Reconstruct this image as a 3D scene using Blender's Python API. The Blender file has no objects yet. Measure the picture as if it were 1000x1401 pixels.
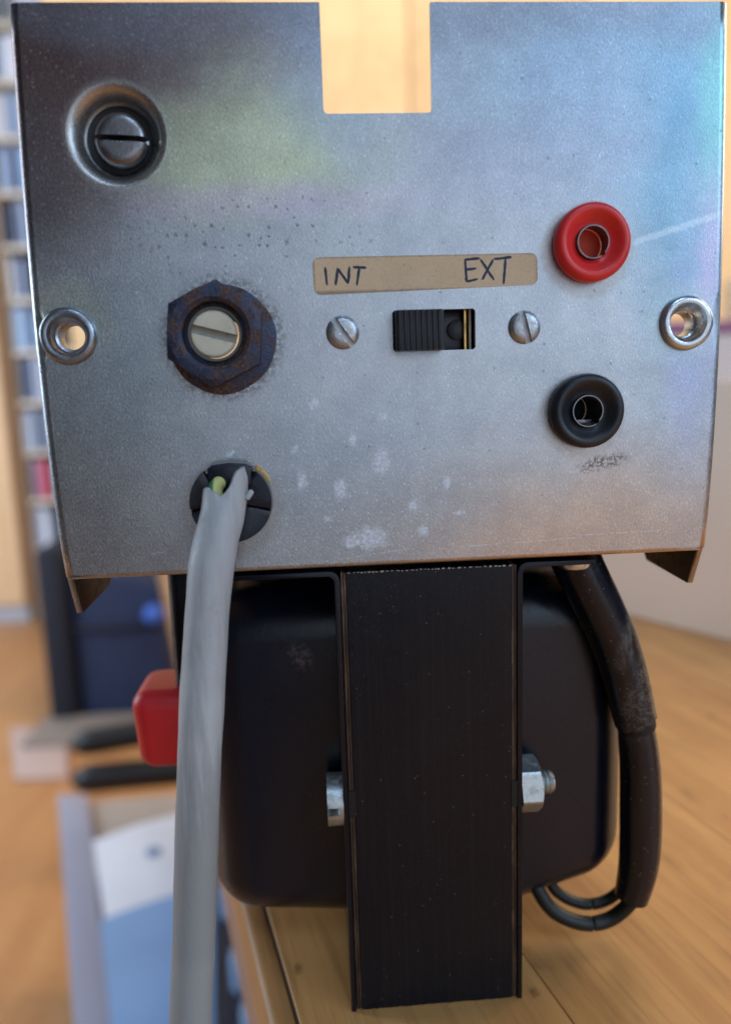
import bpy, bmesh, math, random
from mathutils import Vector, Matrix, geometry
random.seed(7)
S = 0.001                                   # everything below is written in millimetres
SC = bpy.context.scene
COL = SC.collection
R = math.radians

# ------------------------------------------------------------------ camera
cd = bpy.data.cameras.new('camera'); cam = bpy.data.objects.new('camera', cd); COL.objects.link(cam)
def cam_matrix(C, pitch, roll, yaw):
    c, s = math.cos(yaw), math.sin(yaw); Y = Matrix(((c,-s,0),(s,c,0),(0,0,1)))
    c, s = math.cos(pitch), math.sin(pitch); P = Matrix(((1,0,0),(0,c,-s),(0,s,c)))
    c, s = math.cos(roll), math.sin(roll); Q = Matrix(((c,0,s),(0,1,0),(-s,0,c)))
    M = Y @ P @ Q
    r, f, u = M.col[0], M.col[1], M.col[2]
    m = Matrix((r, u, -f)).transposed().to_4x4(); m.translation = Vector(C) * S
    return m
cam.matrix_world = cam_matrix((-10.26, -105.52, 25.05), R(-9.06), R(1.89), R(-3.40))
cd.sensor_fit = 'VERTICAL'; cd.sensor_height = 36; cd.lens = 36 * 1000 / 1401
cd.clip_start = 0.005; cd.clip_end = 60
cd.dof.use_dof = True; cd.dof.focus_distance = 0.1085; cd.dof.aperture_fstop = 25.7 / 2.5
SC.camera = cam

# ------------------------------------------------------------------ world and lamps
w = bpy.data.worlds.new('World'); SC.world = w; w.use_nodes = True
bg = w.node_tree.nodes['Background']; bg.inputs[0].default_value = (0.48, 0.53, 0.64, 1); bg.inputs[1].default_value = 0.09
def area(name, loc, target, sx, sy, power, col):
    l = bpy.data.lights.new(name, 'AREA'); l.shape = 'RECTANGLE'; l.size = sx; l.size_y = sy
    l.energy = power; l.color = col
    o = bpy.data.objects.new(name, l); COL.objects.link(o); o.location = loc
    o.rotation_euler = (Vector(target) - Vector(loc)).to_track_quat('-Z', 'Y').to_euler()
    return o
area('window_light', (1.75, -1.45, 1.00), (0, 0, 0.03), 1.2, 1.4, 24, (0.53, 0.74, 1.0))
area('front_fill_light', (0.60, -2.2, 0.32), (0, 0, 0.0), 2.1, 1.6, 11.5, (0.70, 0.82, 0.98))  # added fill behind the camera to brighten the panel centre
area('roof_window_light', (0.25, -1.35, 1.75), (0, 0, 0.0), 1.1, 0.5, 11, (0.50, 0.70, 1.0))
area('rear_window_light', (1.9, 0.75, 1.0), (0.1, 0.2, -0.1), 1.0, 1.2, 25, (1.0, 0.89, 0.75))
area('bookcase_fill_light', (-2.6, 0.9, 0.8), (-1.0, 2.3, 0.0), 1.0, 1.6, 90, (0.66, 0.82, 1.0))  # added fill that brightens the bookcase, source unseen
area('cabinet_fill_light', (0.5, 0.8, 1.9), (0.3, 1.9, 0.2), 1.2, 0.8, 27, (1.0, 0.86, 0.68))  # added warm fill for the back of the room, out of frame
SC.view_settings.view_transform = 'Standard'; SC.view_settings.look = 'None'
SC.view_settings.exposure = 0; SC.view_settings.gamma = 1

# ------------------------------------------------------------------ node helper
class NT:
    def __init__(s, name):
        s.m = bpy.data.materials.new(name); s.m.use_nodes = True
        s.t = s.m.node_tree; s.b = s.t.nodes['Principled BSDF']
        tc = s.t.nodes.new('ShaderNodeTexCoord'); v = s.t.nodes.new('ShaderNodeVectorMath'); v.operation = 'SCALE'
        s.t.links.new(tc.outputs['Object'], v.inputs[0]); v.inputs['Scale'].default_value = 1000
        s.P = v.outputs[0]                  # object position in mm
    def put(s, sock, v):
        if isinstance(v, bpy.types.NodeSocket): s.t.links.new(v, sock)
        elif isinstance(v, (tuple, list)):
            v = tuple(v); n = len(sock.default_value)
            sock.default_value = v + (1,) if len(v) < n else v[:n]
        else: sock.default_value = v
    def f(s, op, a, b=0.0, c=None, clamp=False):
        n = s.t.nodes.new('ShaderNodeMath'); n.operation = op; n.use_clamp = clamp
        s.put(n.inputs[0], a); s.put(n.inputs[1], b)
        if c is not None: s.put(n.inputs[2], c)
        return n.outputs[0]
    def v(s, op, a, b=(0,0,0)):
        n = s.t.nodes.new('ShaderNodeVectorMath'); n.operation = op
        s.put(n.inputs[0], a); s.put(n.inputs[1], b)
        return n.outputs['Value'] if op in ('LENGTH', 'DOT_PRODUCT', 'DISTANCE') else n.outputs[0]
    def noise(s, scale, vec=None, detail=3, rough=0.5, dist=0.0, color=False):
        n = s.t.nodes.new('ShaderNodeTexNoise'); s.put(n.inputs['Vector'], vec or s.P)
        n.inputs['Scale'].default_value = scale; n.inputs['Detail'].default_value = detail
        n.inputs['Roughness'].default_value = rough; n.inputs['Distortion'].default_value = dist
        return n.outputs['Color' if color else 'Fac']
    def voro(s, scale, vec=None, feature='F1', rnd=1.0):
        n = s.t.nodes.new('ShaderNodeTexVoronoi'); n.feature = feature; s.put(n.inputs['Vector'], vec or s.P)
        n.inputs['Scale'].default_value = scale; n.inputs['Randomness'].default_value = rnd
        return n
    def spots(s, scale, r0, r1, keep=1.0):
        sp = s.t.nodes.new('ShaderNodeSeparateXYZ'); s.put(sp.inputs[0], s.P)
        cb = s.t.nodes.new('ShaderNodeCombineXYZ'); s.put(cb.inputs[0], sp.outputs[0]); s.put(cb.inputs[1], sp.outputs[2])
        w_ = s.v('ADD', cb.outputs[0], s.v('MULTIPLY', s.v('SUBTRACT', s.noise(2.5, detail=3, color=True), (.5, .5, .5)), (.7, .7, 0)))
        n = s.t.nodes.new('ShaderNodeTexVoronoi'); n.voronoi_dimensions = '2D'; s.put(n.inputs['Vector'], w_); n.inputs['Scale'].default_value = scale
        cs = s.t.nodes.new('ShaderNodeSeparateColor'); s.put(cs.inputs[0], n.outputs['Color'])
        siz = s.f('MULTIPLY', cs.outputs[1], 1.0)
        d = s.f('DIVIDE', n.outputs['Distance'], s.f('ADD', .35, siz))
        return s.f('MULTIPLY', s.ramp(d, r0, r1, 1, 0), s.f('LESS_THAN', cs.outputs[0], keep))
    def map(s, vec, scale=(1,1,1), rot=(0,0,0), loc=(0,0,0)):
        n = s.t.nodes.new('ShaderNodeMapping'); s.put(n.inputs[0], vec)
        n.inputs['Scale'].default_value = scale; n.inputs['Rotation'].default_value = rot; n.inputs['Location'].default_value = loc
        return n.outputs[0]
    def ramp(s, x, a, b, lo=0.0, hi=1.0):
        n = s.t.nodes.new('ShaderNodeMapRange'); n.interpolation_type = 'SMOOTHSTEP'
        s.put(n.inputs[0], x); s.put(n.inputs[1], a); s.put(n.inputs[2], b); s.put(n.inputs[3], lo); s.put(n.inputs[4], hi)
        return n.outputs[0]
    def mix(s, fac, a, b, mode='MIX'):
        n = s.t.nodes.new('ShaderNodeMix'); n.data_type = 'RGBA'; n.blend_type = mode
        s.put(n.inputs[0], fac); s.put(n.inputs[6], a); s.put(n.inputs[7], b)
        return n.outputs[2]
    def bump(s, h, strength=0.5, dist=0.05, normal=None):
        n = s.t.nodes.new('ShaderNodeBump'); n.inputs['Strength'].default_value = strength
        n.inputs['Distance'].default_value = dist * S; s.put(n.inputs['Height'], h)
        if normal: s.put(n.inputs['Normal'], normal)
        return n.outputs[0]
    def out(s, **k):
        for a, val in k.items(): s.put(s.b.inputs[a.replace('_', ' ')], val)
        return s.m
    def ell(s, cx, cz, rx, rz, soft=0.5, wob=None, ang=0.0):     # elliptical mask in the x-z plane of the panel
        p = s.v('SUBTRACT', s.P, (cx, 0, cz))
        if wob: p = s.v('ADD', p, wob)
        p = s.map(p, (1, 0, 1), (0, R(ang), 0))
        p = s.v('MULTIPLY', p, (1 / rx, 0, 1 / rz))
        return s.ramp(s.v('LENGTH', p), 1 - soft, 1 + soft, 1, 0)

def wobble(n, scale, amp):
    c = n.noise(scale, detail=4, rough=0.6, color=True)
    c = n.v('SUBTRACT', c, (0.5, 0.5, 0.5)); return n.v('MULTIPLY', c, (amp, amp, amp))

# ------------------------------------------------------------------ materials
def mat_panel():
    n = NT('zinc plated steel'); P = n.P
    wb = wobble(n, 0.05, 16); wf = wobble(n, 0.25, 5)
    base = (0.475, 0.495, 0.52)
    # interference film on zinc: straw, green, violet, blue; dark and warm reflections painted in
    c = n.mix(n.ell(-20, 59, 17, 9, 0.55, wb), base, (0.59, 0.62, 0.45))
    c = n.mix(n.f('MULTIPLY', n.ell(-20, 51.5, 24, 2.0, 0.8, wf), 0.5), c, (0.60, 0.50, 0.62))
    c = n.mix(n.f('MULTIPLY', n.ell(-6, 66, 6, 9, 0.7, wb), 0.6), c, (0.40, 0.48, 0.62))
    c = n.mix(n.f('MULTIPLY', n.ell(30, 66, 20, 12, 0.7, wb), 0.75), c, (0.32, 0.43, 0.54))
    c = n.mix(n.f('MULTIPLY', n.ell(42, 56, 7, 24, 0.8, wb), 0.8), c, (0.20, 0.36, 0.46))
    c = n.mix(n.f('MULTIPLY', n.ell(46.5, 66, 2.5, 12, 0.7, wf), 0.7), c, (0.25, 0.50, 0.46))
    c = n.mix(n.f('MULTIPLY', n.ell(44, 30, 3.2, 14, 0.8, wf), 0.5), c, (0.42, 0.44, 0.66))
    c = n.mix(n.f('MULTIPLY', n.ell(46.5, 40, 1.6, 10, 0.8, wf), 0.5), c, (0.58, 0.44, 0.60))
    c = n.mix(n.f('MULTIPLY', n.ell(-45, 62, 12, 18, 0.6, wb), 0.85), c, (0.17, 0.125, 0.12))  # dark room reflection at the upper left, painted into the colour
    c = n.mix(n.f('MULTIPLY', n.ell(-43, 76, 30, 14, 0.55, wb), 0.9), c, (0.17, 0.11, 0.10))  # same dark reflection along the top left, put into the colour
    c = n.mix(n.f('MULTIPLY', n.ell(-35.4, 60.2, 6.6, 6.6, .15), .75), c, (.55,.54,.50))
    c = n.mix(n.f('MULTIPLY', n.ell(-44, 36.5, 5.6, 5.6, 0.35, wf), 0.45), c, (0.60, 0.62, 0.40))
    c = n.mix(n.f('MULTIPLY', n.ell(43.2, 33.8, 5.6, 5.6, 0.35, wf), 0.4), c, (0.45, 0.55, 0.52))
    c = n.mix(n.f('MULTIPLY', n.ell(28, 4, 26, 11, 0.8, wb), 0.75), c, (0.60, 0.43, 0.31))  # warm reflection of the table painted in at the lower right
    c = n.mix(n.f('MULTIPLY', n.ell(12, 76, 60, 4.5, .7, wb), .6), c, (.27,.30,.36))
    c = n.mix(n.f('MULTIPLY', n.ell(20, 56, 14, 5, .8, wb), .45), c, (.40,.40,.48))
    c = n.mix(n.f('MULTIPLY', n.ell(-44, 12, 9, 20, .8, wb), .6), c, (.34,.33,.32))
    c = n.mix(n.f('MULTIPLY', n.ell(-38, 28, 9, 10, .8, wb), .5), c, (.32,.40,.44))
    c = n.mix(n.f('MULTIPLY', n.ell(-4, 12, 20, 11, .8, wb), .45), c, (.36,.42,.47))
    # crystalline grain: short streaks across the sheet
    g1 = n.noise(4.2, n.map(P, (1.0, 1, 0.55), (0, R(-38), 0)), 4, 0.65)
    g2 = n.noise(9, P, 2, 0.6)
    g3 = n.voro(4.5, n.map(P, (1, 1, 0.6), (0, R(-38), 0))).outputs['Distance']
    grain = n.f('ADD', n.f('MULTIPLY', g1, 0.8), n.f('ADD', n.f('MULTIPLY', g2, 0.5), n.f('MULTIPLY', g3, 0.35)))
    c = n.mix(1.0, c, n.mix(n.ramp(grain, 0.55, 1.05), (0.86, 0.86, 0.87), (1.14, 1.14, 1.14)), 'MULTIPLY')
    c = n.mix(1.0, c, n.mix(n.ramp(n.noise(0.16, detail=6, rough=0.68), .3, .7), (0.91, 0.91, 0.92), (1.09, 1.09, 1.085)), 'MULTIPLY')
    # white corrosion bloom, a few big blotches and scattered small ones
    bl = 0
    for cx, cz, rx, rz in ((-3.3,4.3,2.2,1.6),(-1.5,15.6,1.2,2.0),(-7.5,11.8,.9,1.4),(-13,13,.7,1.4),(-11,24,.6,.9),(-14,17.5,.5,.6),
                           (4.5,5,.8,.8),(-5.5,19,.5,.9),(3,9,.8,.7),(-5.8,4,1.6,1.0),(8,12,.5,.9),(-1,22,.7,.6),(10,7.5,.7,.5),(-9.5,7.5,.5,.6),
                           (-23,17.3,.9,.3)):
        e = n.ell(cx, cz, rx, rz, 0.5, WB(n))
        bl = e if bl == 0 else n.f('MAXIMUM', bl, e)
    field = n.ell(-2, 14, 20, 15, 0.6, wb)
    sp = n.ramp(n.noise(0.9, detail=5, rough=0.7), 0.58, 0.74)
    bl = n.f('ADD', n.f('MULTIPLY', bl, n.ramp(n.noise(2.0, detail=6, rough=.75), 0.40, 0.58, 0.28, 0.95)), n.f('MULTIPLY', n.f('MULTIPLY', sp, field), 0.36), clamp=True)
    fine = n.f('MULTIPLY', n.spots(1.6, .10, .22, .45), n.f('ADD', n.f('MULTIPLY', field, .45), 0.14))
    bl = n.f('MAXIMUM', bl, fine)
    # pale rubbed streak on the right
    q = n.map(n.v('SUBTRACT', n.v('ADD', P, wobble(n, .5, .8)), (41.5, 0, 47)), (1, 0, 1), (0, R(16), 0))
    sx = n.t.nodes.new('ShaderNodeSeparateXYZ'); n.put(sx.inputs[0], q)
    st = n.f('MULTIPLY', n.ramp(n.f('ABSOLUTE', sx.outputs['Z']), .15, .7, 1, 0), n.ramp(n.f('ABSOLUTE', sx.outputs['X']), 5, 8, 1, 0))
    bl = n.f('MAXIMUM', bl, n.f('MULTIPLY', st, 0.12))
    for (xa, za, xb, zb, wd_, am) in ((8, 2.3, 30, 3.0, .05, .5), (27, 3.3, 42, 3.5, .05, .5), (-12, .9, 4, 2.6, .06, .35), (-35.5, 3.4, -33, 3.6, .05, .4)):
        pp = n.v('SUBTRACT', P, ((xa+xb)/2, 0, (za+zb)/2)); pp = n.map(pp, (1, 0, 1), (0, math.atan2(zb-za, xb-xa), 0))
        s2 = n.t.nodes.new('ShaderNodeSeparateXYZ'); n.put(s2.inputs[0], pp); hl = math.hypot(xb-xa, zb-za)/2
        ln = n.f('MULTIPLY', n.ramp(n.f('ABSOLUTE', s2.outputs['Z']), wd_, wd_*2.2, 1, 0), n.ramp(n.f('ABSOLUTE', s2.outputs['X']), hl*.7, hl, 1, 0))
        bl = n.f('MAXIMUM', bl, n.f('MULTIPLY', n.f('MULTIPLY', ln, am), n.ramp(n.noise(1.1, detail=3), .4, .55)))
    # dark pits
    pf = n.f('MAXIMUM', n.ell(-20, 46.5, 16, 6, 0.7, wb), n.f('MULTIPLY', n.ell(-33, 50, 7, 4, .8), .6))
    pv = n.voro(0.75)
    pit = n.f('MAXIMUM', n.f('MULTIPLY', n.spots(.8, .07, .24, .4), pf), n.f('MULTIPLY', n.spots(.28, .025, .06, .4), .45))
    sc = n.f('MULTIPLY', n.ell(31.5, 14.2, 3.4, 1.0, .5, WB(n), 12), n.ramp(n.noise(2.0, detail=5, rough=.75), .47, .53))
    rg = n.f('MULTIPLY', n.ell(-23, 33.6, 8.4, 8.4, .12, WB(n)), n.ramp(n.noise(1.5, detail=5, rough=.7), .42, .56))
    dark = n.f('MAXIMUM', n.f('MULTIPLY', pit, .62), n.f('MAXIMUM', n.f('MULTIPLY', sc, .65), n.f('MULTIPLY', rg, .5)))
    col = n.mix(bl, c, (0.80, 0.84, 0.90))
    col = n.mix(n.f('MULTIPLY', st, .2), col, (.95,.97,1.0))
    col = n.mix(dark, col, (0.07, 0.055, 0.045))
    # darker brown halos round the sockets and the grommet
    for cx, cz, r_ in ((28.6, 44.2, 6.4), (28.2, 21.2, 6.2), (-23.2, 9.6, 7.2)):
        h = n.f('MULTIPLY', n.ell(cx, cz, r_, r_, .12, WB(n)), .4)
        col = n.mix(h, col, (0.36, 0.31, 0.26))
    rough = n.f('ADD', n.f('ADD', n.ramp(grain, .5, 1.1, .29, .44), n.f('MULTIPLY', bl, .35)), n.f('MULTIPLY', dark, .3), clamp=True)
    metal = n.f('SUBTRACT', 1.0, n.f('MAXIMUM', n.f('MULTIPLY', bl, .7), dark), clamp=True)
    spk = n.f('MULTIPLY', n.ramp(n.noise(4.8, n.map(P, (1.0, 1, 0.42), (0, R(-38), 0)), 2, .6), .58, .70), n.ramp(n.noise(.5, detail=3), .35, .65, .35, 1))
    col = n.mix(spk, col, n.mix(1.0, col, (1.55,1.55,1.55), 'MULTIPLY'))  # sparkle of the grain painted into the colour as brighter streaks
    nb = n.bump(grain, 0.6, 0.04); nb = n.bump(n.noise(0.06, detail=1), 0.5, 0.12, nb)
    return n.out(Base_Color=col, Metallic=metal, Roughness=rough, Normal=nb)
def WB(n):
    if not hasattr(n, '_wb'): n._wb = wobble(n, 0.8, 2.4)
    return n._wb
def mat_metal(name, col, rough=.3, dirt=.4, dirtcol=(.12,.09,.06), scale=.6, bumpd=.05):
    n = NT(name); g = n.noise(scale, detail=5, rough=.7)
    d = n.f('MULTIPLY', n.ramp(g, .48, .68), dirt)
    s = n.noise(3, detail=4)
    c = n.mix(1.0, n.mix(d, col, dirtcol), n.mix(s, (.8,.8,.8), (1.2,1.2,1.2)), 'MULTIPLY')
    return n.out(Base_Color=c, Metallic=n.f('SUBTRACT', 1.0, n.f('MULTIPLY', d, .8)), Roughness=n.f('ADD', n.f('MULTIPLY', d, .4), n.f('ADD', rough, n.f('MULTIPLY', s, .12))),
                 Normal=n.bump(n.f('ADD', s, g), .5, bumpd))
def mat_plastic(name, col, rough=.35, dust=.25, dustcol=(.35,.33,.32), scale=.5, coat=0.0, bumpd=.04, speck=0.0):
    n = NT(name); g = n.noise(scale, detail=6, rough=.7)
    d = n.f('MULTIPLY', n.ramp(g, .5, .75), dust)
    if speck:
        v = n.ramp(n.voro(.5).outputs['Distance'], .08, .16, 1, 0)
        v2 = n.ramp(n.voro(1.3).outputs['Distance'], .10, .24, 1, 0)
        k = n.ramp(n.noise(.12, detail=3), .42, .62)
        d = n.f('MAXIMUM', d, n.f('MULTIPLY', n.f('MAXIMUM', v, n.f('MULTIPLY', v2, k)), speck))
    c = n.mix(d, col, dustcol)
    c = n.mix(1.0, c, n.mix(n.noise(scale * .3, detail=3), (.8,.8,.8), (1.2,1.2,1.2)), 'MULTIPLY')
    return n.out(Base_Color=c, Roughness=n.f('ADD', n.f('MULTIPLY', d, .5), n.f('ADD', rough, n.f('MULTIPLY', g, .12)), clamp=True),
                 Coat_Weight=coat, Normal=n.bump(n.noise(2.5, detail=4), .4, bumpd))
def mat_wood(name, c1, c2, dark=(.16,.08,.03), axis_rot=0.0, scale=1.0, rough=.42, knots=True, orient='top', marks=0.0):
    n = NT(name)
    info = n.t.nodes.new('ShaderNodeObjectInfo')
    off = n.v('MULTIPLY', n.v('ADD', (0, 0, 0), (1, 1, 1)), (0, 0, 0))
    cmb = n.t.nodes.new('ShaderNodeCombineXYZ'); n.put(cmb.inputs[0], n.f('MULTIPLY', info.outputs['Random'], 900)); n.put(cmb.inputs[1], n.f('MULTIPLY', info.outputs['Random'], 417))
    P = n.v('ADD', n.P, cmb.outputs[0])
    if orient == 'top': st = (1, .07, 1)        # grain runs along local y
    else: st = (1, 1, .05)                      # grain runs along local z
    q = n.map(P, st)
    warp = n.noise(.03 * scale, q, 3, .5, 0, True)
    q2 = n.v('ADD', q, n.v('MULTIPLY', warp, (9, 9, 9)))
    band = n.noise(.22 * scale, q2, 4, .55)
    fib = n.noise(1.8 * scale, n.map(P, (1, .03, 1) if orient == 'top' else (1, 1, .02)), 4, .65)
    c = n.mix(n.ramp(band, .3, .7), c1, c2)
    c = n.mix(n.f('MULTIPLY', n.ramp(n.noise(.5 * scale, q2, 5, .7), .5, .7), .3), c, dark)
    c = n.mix(n.f('MULTIPLY', n.ramp(fib, .5, .72), .45), c, n.mix(.5, dark, c1))
    c = n.mix(1.0, c, n.mix(info.outputs['Random'], (.86,.84,.82), (1.12,1.1,1.08)), 'MULTIPLY')
    c = n.mix(1.0, c, n.mix(n.noise(.035, P, 4, .6), (.8,.77,.73), (1.2,1.2,1.2)), 'MULTIPLY')
    if marks:
        vn = n.t.nodes.new('ShaderNodeTexVoronoi'); vn.voronoi_dimensions = '2D'; n.put(vn.inputs['Vector'], n.map(P, (1, .6, 1))); vn.inputs['Scale'].default_value = .055
        cs = n.t.nodes.new('ShaderNodeSeparateColor'); n.put(cs.inputs[0], vn.outputs['Color'])
        k = n.f('MULTIPLY', n.f('MULTIPLY', n.ramp(n.f('ADD', vn.outputs['Distance'], n.f('MULTIPLY', n.noise(.6, P, 4), .14)), .07, .14, 1, 0), n.f('LESS_THAN', cs.outputs[0], .4)), n.f('ADD', .35, cs.outputs[1]))
        s = n.ramp(n.noise(.09, n.map(P, (1, .35, 1)), 5, .7), .58, .72)
        c = n.mix(n.f('MULTIPLY', n.f('MAXIMUM', k, n.f('MULTIPLY', s, .35)), marks), c, dark)
    return n.out(Base_Color=c, Roughness=n.f('ADD', n.f('MULTIPLY', fib, .2), rough), Normal=n.bump(fib, .35, .08), Coat_Weight=.15)
def mat_plain(name, col, rough=.6, scale=.01, var=.15, metallic=0.0):
    n = NT(name); g = n.noise(scale, detail=4)
    return n.out(Base_Color=n.mix(1.0, col, n.mix(g, (1-var,)*3, (1+var,)*3), 'MULTIPLY'), Roughness=rough, Metallic=metallic)

M = {}
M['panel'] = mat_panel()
M['inside'] = mat_metal('shade toned inside of the sheet', (.10,.085,.07), .5, .5, (.03,.022,.015))  # dark colour stands in for the shade inside the chassis
M['zinc'] = mat_metal('bright zinc', (.62,.64,.66), .22, .25)
M['zincdull'] = mat_metal('dull zinc screw', (.50,.51,.52), .34, .35, scale=.9)
M['darksteel'] = mat_metal('dark blued steel', (.26,.25,.26), .26, .35, (.09,.07,.05))
M['eyelet'] = mat_metal('eyelet zinc', (.34,.36,.40), .26, .3, (.1,.08,.07))
M['eyelet2'] = mat_metal('eyelet bright zinc', (.60,.62,.64), .22, .25, (.16,.12,.07))
M['chrome'] = mat_metal('nickel', (.55,.55,.56), .2, .2)
M['brass'] = mat_metal('brass', (.75,.48,.16), .28, .3)
M['boltzinc'] = mat_metal('bolt zinc', (.55,.57,.56), .36, .45, (.36,.34,.24), 1.0)
M['rim'] = mat_metal('bracket edge', (.36,.35,.34), .45, .4)
def mat_rust():
    n = NT('rusty nut steel'); g = n.noise(.28, detail=6, rough=.72); h = n.noise(2.2, detail=5, rough=.7)
    d = n.ramp(n.f('ADD', g, n.f('MULTIPLY', h, .3)), .58, .76)
    c = n.mix(d, (.050,.062,.105), n.mix(n.ramp(h,.4,.6), (.030,.018,.014), (.14,.07,.042)))
    return n.out(Base_Color=c, Metallic=n.f('SUBTRACT', .75, n.f('MULTIPLY', d, .75)), Roughness=n.f('ADD', .38, n.f('MULTIPLY', d, .4)), Normal=n.bump(n.f('ADD', g, h), .8, .16))
M['rust'] = mat_rust()
def mat_strip():
    n = NT('rust brown core edge'); g = n.noise(.8, n.map(n.P, (1, 1, .12)), 6, .75); h = n.noise(3, detail=4)
    c = n.mix(n.ramp(g, .46, .70), (.045,.025,.016), n.mix(h, (.10,.05,.025), (.30,.20,.11)))
    return n.out(Base_Color=c, Roughness=.55, Metallic=.25, Normal=n.bump(g, .8, .15))
M['strip'] = mat_strip()
def mat_enamel(name, speck, scrape, col=(.006,.0065,.010), scuff=False, spec=.33):
    n = NT(name); g = n.noise(.35, detail=5, rough=.65)
    v = n.ramp(n.voro(.55).outputs['Distance'], .035, .085, 1, 0)
    v2 = n.ramp(n.voro(1.5).outputs['Distance'], .06, .12, 1, 0)
    k = n.ramp(n.noise(.10, detail=3), .45, .62)
    d = n.f('MULTIPLY', n.f('MAXIMUM', v, n.f('MULTIPLY', v2, k)), speck)
    st = n.noise(.9, n.map(n.P, (1.6, 1, .02)), 3, .6)
    c = n.mix(n.f('MULTIPLY', n.ramp(st, .45, .7), scrape), col, (.011,.010,.012))
    c = n.mix(n.f('MULTIPLY', n.ramp(g, .55, .8), .15), c, (.012,.013,.02))
    c = n.mix(d, c, (.42,.38,.36))
    if scuff: c = n.mix(n.f('MULTIPLY', n.ell(-14.8, -16.8, 1.6, 2.4, .5, WB(n), 35), n.ramp(n.noise(1.6, detail=5, rough=.7), .42, .65, 0, .45)), c, (.20,.15,.14))
    return n.out(Base_Color=c, Specular_IOR_Level=spec, Roughness=n.f('ADD', n.f('ADD', .20, n.f('MULTIPLY', g, .2)), n.f('MULTIPLY', d, .3)), Normal=n.bump(n.noise(1.2, detail=4), .4, .05))
M['core'] = mat_enamel('black varnished laminations', .24, .6, (.003,.0045,.009))
M['cover'] = mat_enamel('black enamel cover', .10, 0.0, (.003,.0055,.013), True, .5)
M['bracket'] = mat_enamel('black enamel bracket', .25, 0.2, (.003,.0045,.009))
M['red'] = mat_plastic('red plastic', (.80,.030,.028), .28, .12, (.5,.2,.18))
M['redcap'] = mat_plastic('red rubber cap', (.60,.016,.020), .36, .10, (.4,.12,.12))
M['redin'] = mat_plastic('backlit red bore', (1.0,.09,.03), .5, .1)  # brighter red paints in the light coming through from behind
M['black'] = mat_plastic('black plastic', (.012,.013,.017), .34, .25, (.09,.08,.08), speck=.12)
M['grommet'] = mat_plastic('black grommet plastic', (.007,.009,.018), .28, .16, (.10,.095,.10), scale=1.0, speck=.3)
M['dusty'] = mat_plastic('dust caked plastic', (.22,.21,.20), .7, .5, (.3,.28,.26))
M['bore'] = mat_plain('dark bore', (.004,.004,.005), .6)
M['cream'] = mat_plastic('aged cream plastic', (.62,.57,.43), .35, .35, (.30,.26,.20), scale=.8)
M['creamrim'] = mat_plastic('grey shaft rim', (.11,.11,.10), .7, .4, (.08,.07,.06), scale=.9)
M['creamslot'] = mat_plastic('darker slot', (.30,.285,.24), .6, .4, (.12,.10,.08), scale=.9)  # slot floor darker than the cream head
M['slotfloor'] = mat_plastic('slot floor glint', (.50,.52,.54), .5, .3)  # pale colour stands in for light reflected in the screw slots
def mat_sleeve():
    n = NT('black sleeve'); m = n.ell(41.5, -24.5, 3.2, 7.5, .6, None, -15)
    dust = n.f('MULTIPLY', n.ramp(n.f('ADD', n.noise(2.6, detail=6, rough=.8), n.f('MULTIPLY', n.noise(.5, detail=3), .4)), .62, .86), m)
    haze_ = n.f('MULTIPLY', n.ell(38.2, -15, 1.4, 4.5, .7, WB(n), -20), n.ramp(n.noise(.9, n.map(n.P, (1, 1, .3)), 5, .7), .35, .65))
    d = n.f('MAXIMUM', n.f('MULTIPLY', dust, .30), n.f('MULTIPLY', haze_, .22))
    sp = n.f('MULTIPLY', n.ramp(n.voro(.8).outputs['Distance'], .06, .14, 1, 0), .3)
    d = n.f('MAXIMUM', d, sp)
    c = n.mix(d, (.0045,.0055,.0105), (.40,.35,.28))
    return n.out(Base_Color=c, Roughness=n.f('ADD', .17, n.f('ADD', n.f('MULTIPLY', d, .5), n.f('MULTIPLY', n.noise(.4, detail=4), .12))), Specular_IOR_Level=.5, Normal=n.bump(n.noise(.8, detail=4), .4, .12))
M['sleeve'] = mat_sleeve()
M['wiregreen'] = mat_plastic('dark green wire', (.006,.009,.007), .42, .15, (.04,.04,.035))
def mat_cable():
    n = NT('grey pvc cable'); P = n.P
    g = n.noise(.35, n.map(P, (1, 1, .35)), 6, .7)
    s = n.noise(2.2, n.map(P, (1, 1, .5)), 4, .7)
    sep = n.t.nodes.new('ShaderNodeSeparateXYZ'); n.put(sep.inputs[0], P)
    lg = n.noise(.5, n.map(P, (1, 1, .10)), 5, .65)
    low = n.ramp(sep.outputs['Z'], -45, -10, .35, 0)
    grime = n.f('MAXIMUM', n.f('MULTIPLY', n.ramp(g, .50, .80), n.ramp(s, .35, .7, .2, .8)), n.f('MULTIPLY', n.ramp(n.f('ADD', lg, low), .42, .78), .75))
    base = n.mix(n.ramp(n.noise(.05, detail=3), .4, .6), (.44,.45,.455), (.50,.51,.51))
    c = n.mix(n.f('MULTIPLY', grime, .7), base, (.19,.175,.15))
    sp = n.ramp(n.voro(1.3).outputs['Distance'], .06, .15, 1, 0)
    c = n.mix(n.f('MULTIPLY', sp, .35), c, (.14,.13,.13))
    return n.out(Base_Color=c, Roughness=n.f('ADD', .42, n.f('MULTIPLY', grime, .3)), Normal=n.bump(n.f('ADD', s, n.f('MULTIPLY', g, 2)), .4, .12), Subsurface_Weight=.0)
M['cable'] = mat_cable()
def mat_wireyg():
    n = NT('green and yellow wire'); sx = n.t.nodes.new('ShaderNodeSeparateXYZ'); n.put(sx.inputs[0], n.P)
    c = n.mix(n.ramp(sx.outputs['X'], -25.2, -24.9), (.06,.25,.10), (.75,.72,.25))
    return n.out(Base_Color=c, Roughness=.4)
M['wireyg'] = mat_wireyg()
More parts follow.
